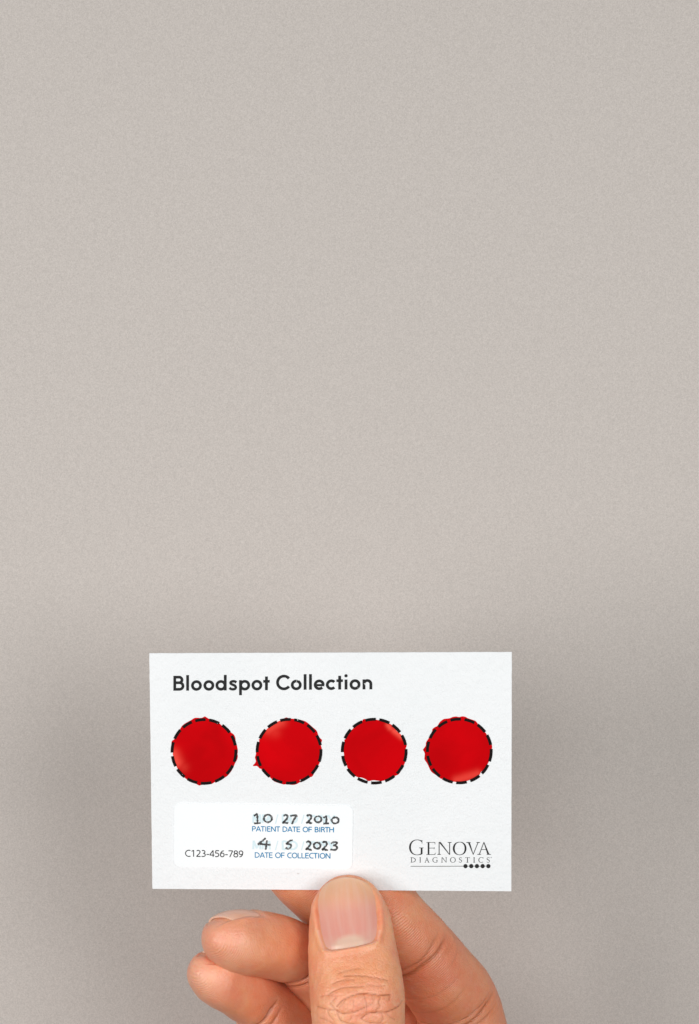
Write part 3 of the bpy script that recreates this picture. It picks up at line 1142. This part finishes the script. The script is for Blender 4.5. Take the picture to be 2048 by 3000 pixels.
# knuckle wrinkles (photo: 4.18x crop of the thumb)
CR = [
    (0.5, [(480, 1510), (560, 1478), (660, 1462), (740, 1465)]),
    (0.6, [(620, 1415), (760, 1412), (880, 1420), (1000, 1440), (1150, 1472)]),
    (0.6, [(420, 1642), (520, 1590), (620, 1556), (760, 1550), (860, 1543)]),
    (0.3, [(600, 1365), (720, 1335), (820, 1322)]), (0.3, [(540, 1390), (640, 1350)]),
    (0.35, [(900, 1520), (1000, 1540), (1120, 1535)]),
    (0.3, [(330, 1675), (430, 1652), (520, 1660)]),
    (1.0, [(530, 1792), (580, 1730), (660, 1682), (760, 1646), (850, 1632), (960, 1636), (1060, 1650), (1190, 1645)]),
    (0.6, [(450, 1760), (482, 1802), (530, 1832)]), (0.45, [(452, 1750), (520, 1684)]),
    (0.6, [(290, 1790), (360, 1812), (440, 1830), (520, 1838)]),
    (1.0, [(530, 1836), (570, 1870), (650, 1872), (740, 1860), (800, 1836), (870, 1805)]),
    (0.7, [(862, 1650), (882, 1720), (892, 1790), (890, 1870)]),
    (1.1, [(830, 1940), (900, 1882), (980, 1866), (1060, 1868), (1130, 1860), (1200, 1836), (1290, 1790)]),
    (0.5, [(890, 1795), (935, 1772), (972, 1738), (955, 1660)]),
    (0.6, [(1062, 1680), (1042, 1740), (1060, 1790), (1005, 1832), (1040, 1862)]),
    (0.5, [(1190, 1650), (1170, 1712)]), (0.5, [(1290, 1790), (1332, 1720)]),
    (0.7, [(525, 1840), (545, 1900), (575, 1960), (650, 1992), (730, 2010)]),
    (0.4, [(418, 1850), (440, 1905), (485, 1955)]), (0.4, [(690, 1965), (722, 1900)]),
    (0.6, [(832, 1935), (862, 1962), (912, 1985), (1040, 1996), (1110, 2020)]),
    (0.5, [(1082, 1870), (1094, 1945), (1050, 1998)]),
    (0.4, [(770, 1600), (820, 1640)]), (0.4, [(330, 1930), (420, 1965), (500, 2020)]),
    (0.4, [(1130, 1865), (1180, 1920), (1240, 1950)]), (0.35, [(640, 1690), (600, 1770), (560, 1800)]),
    (0.35, [(720, 1700), (740, 1770), (720, 1850)]), (0.35, [(970, 1640), (990, 1700), (975, 1735)]),
    (0.7, [(560, 2080), (700, 2060), (860, 2070), (1000, 2060), (1150, 2075)]),
    (0.6, [(520, 2150), (680, 2140), (840, 2150), (1060, 2140)]),
]
PX = to_px(thumb.G)
near = front & (PX[..., 1] > 2780) & (PX[..., 1] < 3080)
Q = PX[near]
rg = np.random.default_rng(5)
hc = np.zeros(len(Q)); cc_ = np.zeros(len(Q)); bul = np.zeros(len(Q))
for amp, pts in CR:
    p = smooth_path(Z6(pts), 5) if len(pts) > 2 else np.array(Z6(pts))
    dm = np.full(len(Q), 1e9)
    for a, b in zip(p[:-1], p[1:]):
        dm = np.minimum(dm, seg_dist(Q, a, b))
    dm /= S
    g = amp ** 0.7 * np.exp(-(dm / 0.17) ** 2)
    hc = np.maximum(hc, g)
    bul = np.maximum(bul, amp * np.exp(-dm / 0.55))
# fine secondary net of skin cells over the knuckle
sx = RNG.uniform(880, 1210, 420); sy = RNG.uniform(2770, 3090, 420)
net = np.zeros(len(Q))
for k0 in range(0, len(Q), 4000):
    q = Q[k0:k0 + 4000]
    dd = np.sort(np.hypot((q[:, 0:1] - sx) * 0.62, q[:, 1:2] - sy), axis=1)
    net[k0:k0 + 4000] = np.exp(-((dd[:, 1] - dd[:, 0]) / 2.6) ** 2)
kn = np.exp(-(((Q[:, 0] - 1050) / 95) ** 2 + ((Q[:, 1] - 2955) / 85) ** 2))
full = np.zeros(near.shape)
full[near] = -0.13 * hc - 0.13 * bul - 0.045 * net * (0.25 + kn) + 0.2 * kn
hc = np.maximum(hc, 0.30 * net * kn)
ca = np.zeros(near.shape); ca[near] = hc
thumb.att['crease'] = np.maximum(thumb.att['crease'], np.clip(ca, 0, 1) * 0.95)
thumb.displace(full + 0.05 * vnoise(thumb.G, 0.9, 3) + 0.10 * vnoise(thumb.G, 0.35, 4))
thumb.att['pale'] = np.maximum(thumb.att['pale'], 0.0 * front)

# ---- fingers behind
NI = (0.50, 0.86, 0.15)
index = Tube([
    (1330, 3720, 30, 10.5, 10, 10, 0.1, 1, 0.1),
    (1362, 3400, 27, 10.4, 10, 10, 0.2, 1, 0.1),
    (1375, 3150, 26, 10.3, 9.6, 9.8) + NI,
    (1357, 3010, 25, 10.2, 9.5, 9.8) + NI,
    (1324, 2920, 22, 10.1, 9.4, 9.6) + NI,
    (1280, 2850, 17, 9.2, 8.5, 9.0) + NI,
    (1216, 2768, 11.5, 8.7, 8.0, 8.2) + NI,
    (1150, 2690, 8.2, 8.3, 7.4, 7.8) + NI,
    (1097, 2612, 7.6, 8.0, 6.8, 7.2) + NI,
    (1035, 2515, 6.6, 7.4, 6.0, 6.0) + NI,
], cap=9, step=0.33, nt=170)
NM = (0.35, 0.88, 0.3)
middle = Tube([
    (1150, 3720, 32, 10.5, 10, 10, 0.1, 1, 0.1),
    (1180, 3400, 33, 10.5, 10, 10, 0.1, 1, 0.1),
    (1195, 3120, 37, 10, 9.5, 9.8) + NM,
    (1172, 2960, 36, 9.8, 9.2, 9.4) + NM,
    (1090, 2800, 25, 9.0, 8.3, 8.6) + NM,
    (1005, 2675, 14, 8.6, 7.8, 8.0) + NM,
    (930, 2596, 11.0, 8.2, 7.2, 7.6) + NM,
    (775, 2455, 8.2, 7.4, 6.0, 6.0) + NM,
], cap=9, step=0.4, nt=130)
ring = Tube([
    (950, 3720, 27, 10, 10, 10, 0.0, 1, 0.1),
    (960, 3400, 26, 10, 9.6, 9.6, 0.1, 1, 0.2),
    (985, 3120, 27, 9.6, 9.2, 9.4, 0.15, 0.9, 0.4),
    (1025, 2962, 22, 9.2, 8.6, 8.8, 0.3, 0.7, 0.65),
    (960, 2862, 13, 8.2, 7.6, 8.0, 0.3, 0.6, 0.72),
    (872, 2798, 6, 7.9, 7.0, 7.6, 0.15, 0.5, 0.85),
    (790, 2764, -0.5, 7.9, 7.0, 7.8, 0.05, 0.42, 0.9),
    (690, 2748, -7.5, 7.5, 6.5, 7.1, 0.03, 0.32, 0.93),
    (611, 2741, -13, 7.2, 6.0, 6.4, 0.03, 0.30, 0.93),
], cap=8.5, step=0.30, nt=170)
pinky = Tube([
    (790, 3750, 24, 9, 9, 9, 0.0, 1, 0.1),
    (815, 3450, 22, 9, 8.8, 8.8, 0.1, 1, 0.2),
    (860, 3210, 20, 8.6, 8.3, 8.4, 0.3, 0.8, 0.45),
    (866, 3080, 16, 8.9, 8.9, 8.4, 0.5, 0.5, 0.55),
    (806, 2992, 11, 8.2, 8.3, 7.9, 0.55, 0.4, 0.65),
    (744, 2930, 5.5, 7.1, 7.1, 7.0, 0.5, 0.28, 0.8),
    (676, 2880, -1, 6.6, 6.1, 6.3, 0.46, 0.16, 0.85),
    (574, 2830, -9, 6.0, 5.0, 5.4, 0.46, 0.12, 0.86),
], cap=7.5, step=0.30, nt=160)


def dist_on(tb, px, py):
    """distance from the tip of the axis point nearest to a photo pixel"""
    q = to_px(tb.P)
    return float(tb.s[np.argmin(np.hypot(q[:, 0] - px, q[:, 1] - py))])


# swelling of pads, flexion creases
def pads(tb, segs, amp=0.5):
    a = np.clip((np.abs(tb.ang) - 1.4) / 0.9, 0, 1)[None, :]
    hh = np.zeros(tb.G.shape[:2])
    for c_, wd in segs:
        hh += amp * np.exp(-((tb.s[:, None] - c_) / wd) ** 2) * a
    tb.displace(hh)


s1, s2 = dist_on(index, 1216, 2775), dist_on(index, 1325, 2935)
pads(index, [(s1 * 0.5, 6), ((s1 + s2) / 2, 5), (s2 + 10, 6)], 0.7)
index.joint_crease(s1 + 0.4, 0.34, 0.42, 0.35, 1.3, 0.8, 1)
index.joint_crease(s1 - 1.6, 0.20, 0.35, 0.35, 1.1, 0.9, 2, 0.6)
index.joint_crease(s2 + 0.5, 0.34, 0.42, 0.45, 1.4, 1.2, 3)
index.joint_crease(s2 - 1.7, 0.24, 0.36, 0.4, 1.2, 1.0, 4, 0.7)
index.joint_crease(s2 + 2.6, 0.22, 0.36, 0.4, 1.2, 1.4, 5, 0.7)
lat = np.exp(-((index.ang - 1.75) / 0.45) ** 2) + np.exp(-((index.ang + 1.75) / 0.45) ** 2)
for k_, c0 in enumerate((s1, s1 + 1.1, s1 - 1.0, s1 + 2.3, s1 + 3.4, s2 - 1.0, s2 + 0.4, s2 + 1.7, s2 - 2.3, s2 + 3.2)):
    x_ = index.s[:, None] - (c0 + 0.35 * np.sin(index.ang * 4 + k_ * 2.1) + 0.8 * index.ang * (0.3 if k_ % 2 else -0.2))[None, :]
    g_ = np.exp(-(x_ / 0.24) ** 2) * lat[None, :]
    index.displace(-0.10 * g_)
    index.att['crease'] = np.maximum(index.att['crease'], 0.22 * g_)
index.joint_crease((s1 + s2) / 2 - 2.5, 0.05, 0.28, 0.4, 0.9, 1.2, 21, 0.3)
index.joint_crease((s1 + s2) / 2 + 2, 0.06, 0.3, 0.5, 0.8, 1.5, 6, 0.35)
s1, s2 = dist_on(middle, 1000, 2670), dist_on(middle, 1172, 2955)
pads(middle, [(s1 * 0.5, 6), ((s1 + s2) / 2, 6)], 0.6)
middle.joint_crease(s1, 0.4, 0.5, 0.4, 1.2, 0.6, 7)
middle.joint_crease(s2, 0.5, 0.5, 0.4, 1.2, 0.6, 8)
s1, s2 = dist_on(ring, 872, 2800), dist_on(ring, 1045, 2955)
pads(ring, [(s1 * 0.42, 7), ((s1 + s2) / 2, 5)], 0.85)
ring.joint_crease(s1 + 0.5, 0.75, 0.5, 0.35, 1.5, 0.5, 9)
ring.joint_crease(s1 + 2.2, 0.25, 0.4, 0.4, 1.4, 0.6, 10, 0.7)
ring.joint_crease(s2, 0.5, 0.5, 0.3, 1.3, 0.3, 11)
s1, s2 = dist_on(pinky, 740, 2936), dist_on(pinky, 850, 3085)
pads(pinky, [(s1 * 0.42, 6), ((s1 + s2) / 2, 5)], 0.75)
pinky.joint_crease(s1 + 0.6, 0.7, 0.5, 0.35, 1.5, 0.4, 12)
pinky.joint_crease(s1 + 2.3, 0.26, 0.4, 0.4, 1.4, 0.5, 13, 0.7)
pinky.joint_crease(s2, 0.5, 0.5, 0.3, 1.3, 0.3, 14)
for i, tb in enumerate((index, middle, ring, pinky)):
    tb.displace(0.05 * vnoise(tb.G, 0.8, 30 + i) + 0.12 * vnoise(tb.G, 0.30, 40 + i))
    # ruddy skin, deepened along the whole finger to paint in shade
    tb.att['red'] = np.maximum(tb.att['red'], (0.42 + 0.22 * vnoise(tb.G, 0.25, 50 + i)) * np.ones(tb.G.shape[:2]))


for tb, a_ in ((ring, 0.55), (pinky, 0.55)):
    tb.att['pale'] = np.maximum(tb.att['pale'], a_ * np.exp(-(tb.s[:, None] / 8.5) ** 2) * (0.8 + 0.3 * vnoise(tb.G, 0.3, 61)))
    tb.att['red'] = np.maximum(tb.att['red'], 0.7 * np.exp(-((tb.s[:, None] - 17) / 6.0) ** 2) * (0.8 + 0.3 * vnoise(tb.G, 0.3, 62)))

# recess for the nails of the curled fingers, then nails as patches of the surface
def finger_nail(tb, s0, s1, half, name, label=None, lift=0.12, free=0.6):
    """s0: base distance from tip, s1: free edge distance from tip (may be < 0 => overhang)"""
    S_, A_g = tb.s[:, None], tb.ang[None, :]
    v = (s0 - S_) / (s0 - s1)
    u = A_g / half
    ins = np.clip((1 - np.abs(u)) * 6, 0, 1) * np.clip(v * 7, 0, 1) * np.clip((1.25 - v) * 6, 0, 1)
    rim = np.exp(-((np.abs(u) - 1.13) / 0.13) ** 2) * np.clip(v * 4 + 0.4, 0, 1) * np.clip((0.85 - v) * 5, 0, 1)
    rimb = np.exp(-((v + 0.10) / 0.10) ** 2) * np.clip((1.15 - np.abs(u)) * 5, 0, 1)
    gro = np.exp(-((np.abs(u) - 1.0) / 0.06) ** 2) * np.clip(v * 5, 0, 1) * np.clip((0.95 - v) * 5, 0, 1)
    pre = tb.G.copy()
    nrm = tb.normals()
    tb.att['red'] = np.maximum(tb.att['red'], np.clip(gro, 0, 1) * 0.8)
    tb.displace(-0.45 * ins + 0.38 * rim + 0.25 * rimb - 0.15 * gro)
    # nail plate
    nu, nv = 28, 30
    order = np.argsort(tb.s)
    sv = tb.s[order]
    V, UV = [], []
    from_ang = np.argsort(tb.ang)
    aa = tb.ang[from_ang]
    Pg = pre[order][:, from_ang]
    Ng = nrm[order][:, from_ang]

    def sample(s_, a_):
        i = np.clip(np.interp(s_, sv, np.arange(len(sv))), 0, len(sv) - 1.001)
        j = np.interp(a_, aa, np.arange(len(aa)))
        i0, j0 = int(i), int(min(j, len(aa) - 2))
        fi, fj = i - i0, j - j0
        def bl(X):
            return (X[i0, j0] * (1 - fi) * (1 - fj) + X[i0 + 1, j0] * fi * (1 - fj) + X[i0, j0 + 1] * (1 - fi) * fj + X[i0 + 1, j0 + 1] * fi * fj)
        n = bl(Ng)
        return bl(Pg), n / np.linalg.norm(n)

    sm = max(s1, 2.0)
    for jv in range(nv + 1):
        vv = jv / nv
        for iu in range(nu + 1):
            uu = -1 + 2 * iu / nu
            s_ = s0 + (s1 - s0) * vv - (1 - uu * uu) * 0.0 + 0.9 * uu * uu * vv
            a_ = uu * half * (0.96 - 0.10 * (1 - vv) ** 3)
            if s_ >= sm:
                p, n = sample(s_, a_)
            else:
                p, n = sample(sm, a_)
                k = np.argmin(np.abs(tb.s - sm))
                p = p + tb.T[k] * (sm - s_) - tb.N[k] * 0.035 * (sm - s_) ** 2
            off = lift - 0.30 * abs(uu) ** 5 - 0.35 * max(0, 0.12 - vv) / 0.12
            V.append(p + n * off)
            UV.append(((uu + 1) / 2, vv))
    n1 = len(V)
    c = tb.P[np.argmin(np.abs(tb.s - (s0 + max(s1, 0)) / 2))]
    for p in list(V[:n1]):
        V.append(p + (c - p) / np.linalg.norm(c - p) * 0.45)
    UV += UV[:n1]
    F = []
    ix = lambda i, j: j * (nu + 1) + i
    for j in range(nv):
        for i in range(nu):
            a, b, c_, d = ix(i, j), ix(i + 1, j), ix(i + 1, j + 1), ix(i, j + 1)
            F.append((a, b, c_, d))
            F.append((a + n1, d + n1, c_ + n1, b + n1))
    for i in range(nu):
        F.append((ix(i, nv), ix(i + 1, nv), ix(i + 1, nv) + n1, ix(i, nv) + n1))
        F.append((ix(i + 1, 0), ix(i, 0), ix(i, 0) + n1, ix(i + 1, 0) + n1))
    for j in range(nv):
        F.append((ix(0, j + 1), ix(0, j), ix(0, j) + n1, ix(0, j + 1) + n1))
        F.append((ix(nu, j), ix(nu, j + 1), ix(nu, j + 1) + n1, ix(nu, j) + n1))
    return name, label, V, F, UV, M_NAIL2


nails = [
    finger_nail(ring, 12.0, 2.6, 0.84, 'fingernail', 'nail of the upper curled finger, seen from the side'),
    finger_nail(pinky, 10.0, 2.2, 0.86, 'fingernail', 'nail of the lowest curled finger, seen from the side'),
    finger_nail(index, 13.0, 1.2, 0.98, 'fingernail'),
    finger_nail(middle, 13.0, 1.2, 0.98, 'fingernail'),
]

# ---- palm and wrist, below the picture
palm = Tube([
    (1010, 6100, 30, 26, 20, 20, 0, 1, 0),
    (1020, 5400, 26, 26, 19, 19, 0, 1, 0),
    (1035, 4800, 24, 27, 18, 18, 0, 1, 0),
    (1050, 4400, 26, 33, 16, 19, 0, 1, 0),
    (1065, 4000, 28, 37, 15, 17, 0, 1, 0),
    (1070, 3650, 30, 36, 13, 14, 0.0, 1, 0),
    (1070, 3470, 31, 33, 11, 12, 0.0, 1, 0),
], cap=14, step=1.0, nt=150)
thenar = Tube([
    (1120, 4500, 20, 14, 11, 11, 0, -1, 0),
    (1215, 4150, 14, 19, 14, 14, -0.2, -1, 0),
    (1235, 3900, 10, 18, 13, 14, -0.3, -1, 0),
    (1200, 3650, 6, 14, 11, 12, -0.3, -1, 0),
], cap=12, step=0.9, nt=110)


def union_all(tubes):
    objs = []
    for tb in tubes:
        me = tb.mesh('hand')
        o = bpy.data.objects.new('hand', me)
        COL.objects.link(o)
        objs.append(o)
    base = objs[0]
    for o in objs[1:]:
        m = base.modifiers.new('union', 'BOOLEAN')
        m.operation = 'UNION'
        m.solver = 'MANIFOLD'
        m.object = o
    bpy.context.view_layer.update()
    dg = bpy.context.evaluated_depsgraph_get()
    me = bpy.data.meshes.new_from_object(base.evaluated_get(dg), preserve_all_data_layers=True, depsgraph=dg)
    for o in objs:
        old = o.data
        bpy.data.objects.remove(o)
        bpy.data.meshes.remove(old)
    return me


me = union_all([palm, thenar, thumb, index, middle, ring, pinky])
me.name = 'hand'

# relax the junctions below the picture so the fingers grow out of the palm
nv = len(me.vertices)
co = np.zeros(nv * 3)
me.vertices.foreach_get('co', co)
co = co.reshape(-1, 3)
ed = np.zeros(len(me.edges) * 2, np.int32)
me.edges.foreach_get('vertices', ed)
ed = ed.reshape(-1, 2)
ppx = to_px(co / MM)
wgt = np.clip((ppx[:, 1] - 3120) / 120, 0, 1)[:, None]
deg = np.bincount(ed.ravel(), minlength=nv)[:, None] + 1e-9
for _ in range(40):
    acc = np.zeros_like(co)
    np.add.at(acc, ed[:, 0], co[ed[:, 1]])
    np.add.at(acc, ed[:, 1], co[ed[:, 0]])
    co += wgt * 0.6 * (acc / deg - co)
me.vertices.foreach_set('co', co.ravel())
me.update()
me.shade_smooth()
me.set_sharp_from_angle(angle=math.radians(55))
me.materials.clear()
me.materials.append(M_SKIN)
for p in me.polygons:
    p.material_index = 0
print('HAND', nv, len(me.polygons), [a.name for a in me.attributes])
hand = bpy.data.objects.new('hand', me)
COL.objects.link(hand)
tag(hand, 'right hand pinching the card with thumb in front and ring and little finger curled', 'hand')


def nail_object(name, label, V, F, UV, material):
    o = mesh_obj(name, V, F, material, hand, smooth=True)
    bm = bmesh.new()
    bm.from_mesh(o.data)
    bmesh.ops.recalc_face_normals(bm, faces=bm.faces)
    bm.to_mesh(o.data)
    bm.free()
    uv = o.data.uv_layers.new(name='nail')
    li = np.zeros(len(o.data.loops), np.int32)
    o.data.loops.foreach_get('vertex_index', li)
    uv.data.foreach_set('uv', np.array(UV)[li].reshape(-1).astype(np.float32))
    o.data.set_sharp_from_angle(angle=math.radians(50))
    if label:
        o['label'] = label
    return o


# ---- thumbnail: plate laid in the recess
bv = BVHTree.FromPolygons([tuple(v) for v in thumb.G.reshape(-1, 3)],
                          [(i * thumb.nt + j, i * thumb.nt + (j + 1) % thumb.nt, (i + 1) * thumb.nt + (j + 1) % thumb.nt, (i + 1) * thumb.nt + j)
                           for i in range(thumb.G.shape[0] - 1) for j in range(thumb.nt)])


def thumb_hit(px, py):
    r = Vector(((px - 1024) / S / D, 1.0, (1500 - py) / S / D)).normalized()
    loc, nrm, i, dist = bv.ray_cast(Vector(CAMP), r)
    return (np.array(loc), np.array(nrm)) if loc is not None else (None, None)


nu, nvv = 44, 60
V, UV = [], []
grid = np.zeros((nvv + 1, nu + 1, 3))
for j in range(nvv + 1):
    for i in range(nu + 1):
        u, v = -1 + 2 * i / nu, j / nvv
        p = nail_px(u * 0.995, v)
        loc, nrm = thumb_hit(p[0], p[1])
        if loc is None:
            loc = grid[j - 1, i] + (grid[j - 1, i] - grid[j - 2, i])
        grid[j, i] = loc
# smooth the plate, flatten ridges inherited from the skin, arch it gently
for _ in range(14):
    g2 = grid.copy()
    g2[1:-1, 1:-1] = (grid[:-2, 1:-1] + grid[2:, 1:-1] + grid[1:-1, :-2] + grid[1:-1, 2:]) / 4
    grid[1:-1, 1:-1] = g2[1:-1, 1:-1]
for j in range(nvv + 1):
    for i in range(nu + 1):
        u, v = -1 + 2 * i / nu, j / nvv
        off = 0.22 + 0.95 * (1 - u * u) * (1 - 0.3 * v) - 0.55 * abs(u) ** 7 * (1 - 0.75 * max(0, v - 0.6) / 0.4)
        off -= 0.45 * max(0.0, (0.06 - v) / 0.06)
        V.append(grid[j, i] + np.array((0, -1, 0.05)) * off)
        UV.append(((u + 1) / 2, v))
n1 = len(V)
V += [p + np.array((0, 0.5, 0)) for p in V[:n1]]
UV += UV[:n1]
F = []
ix = lambda i, j: j * (nu + 1) + i
for j in range(nvv):
    for i in range(nu):
        a, b, c_, d = ix(i, j), ix(i + 1, j), ix(i + 1, j + 1), ix(i, j + 1)
        F.append((a, b, c_, d))
        F.append((a + n1, d + n1, c_ + n1, b + n1))
for i in range(nu):
    F.append((ix(i, nvv), ix(i, nvv) + n1, ix(i + 1, nvv) + n1, ix(i + 1, nvv)))
    F.append((ix(i + 1, 0), ix(i + 1, 0) + n1, ix(i, 0) + n1, ix(i, 0)))
for j in range(nvv):
    F.append((ix(0, j), ix(0, j) + n1, ix(0, j + 1) + n1, ix(0, j + 1)))
    F.append((ix(nu, j + 1), ix(nu, j + 1) + n1, ix(nu, j) + n1, ix(nu, j)))
nail_object('thumbnail', 'broad pink thumbnail with a pale half moon', V, F, UV, M_NAIL)
for nm in nails:
    nail_object(*nm)
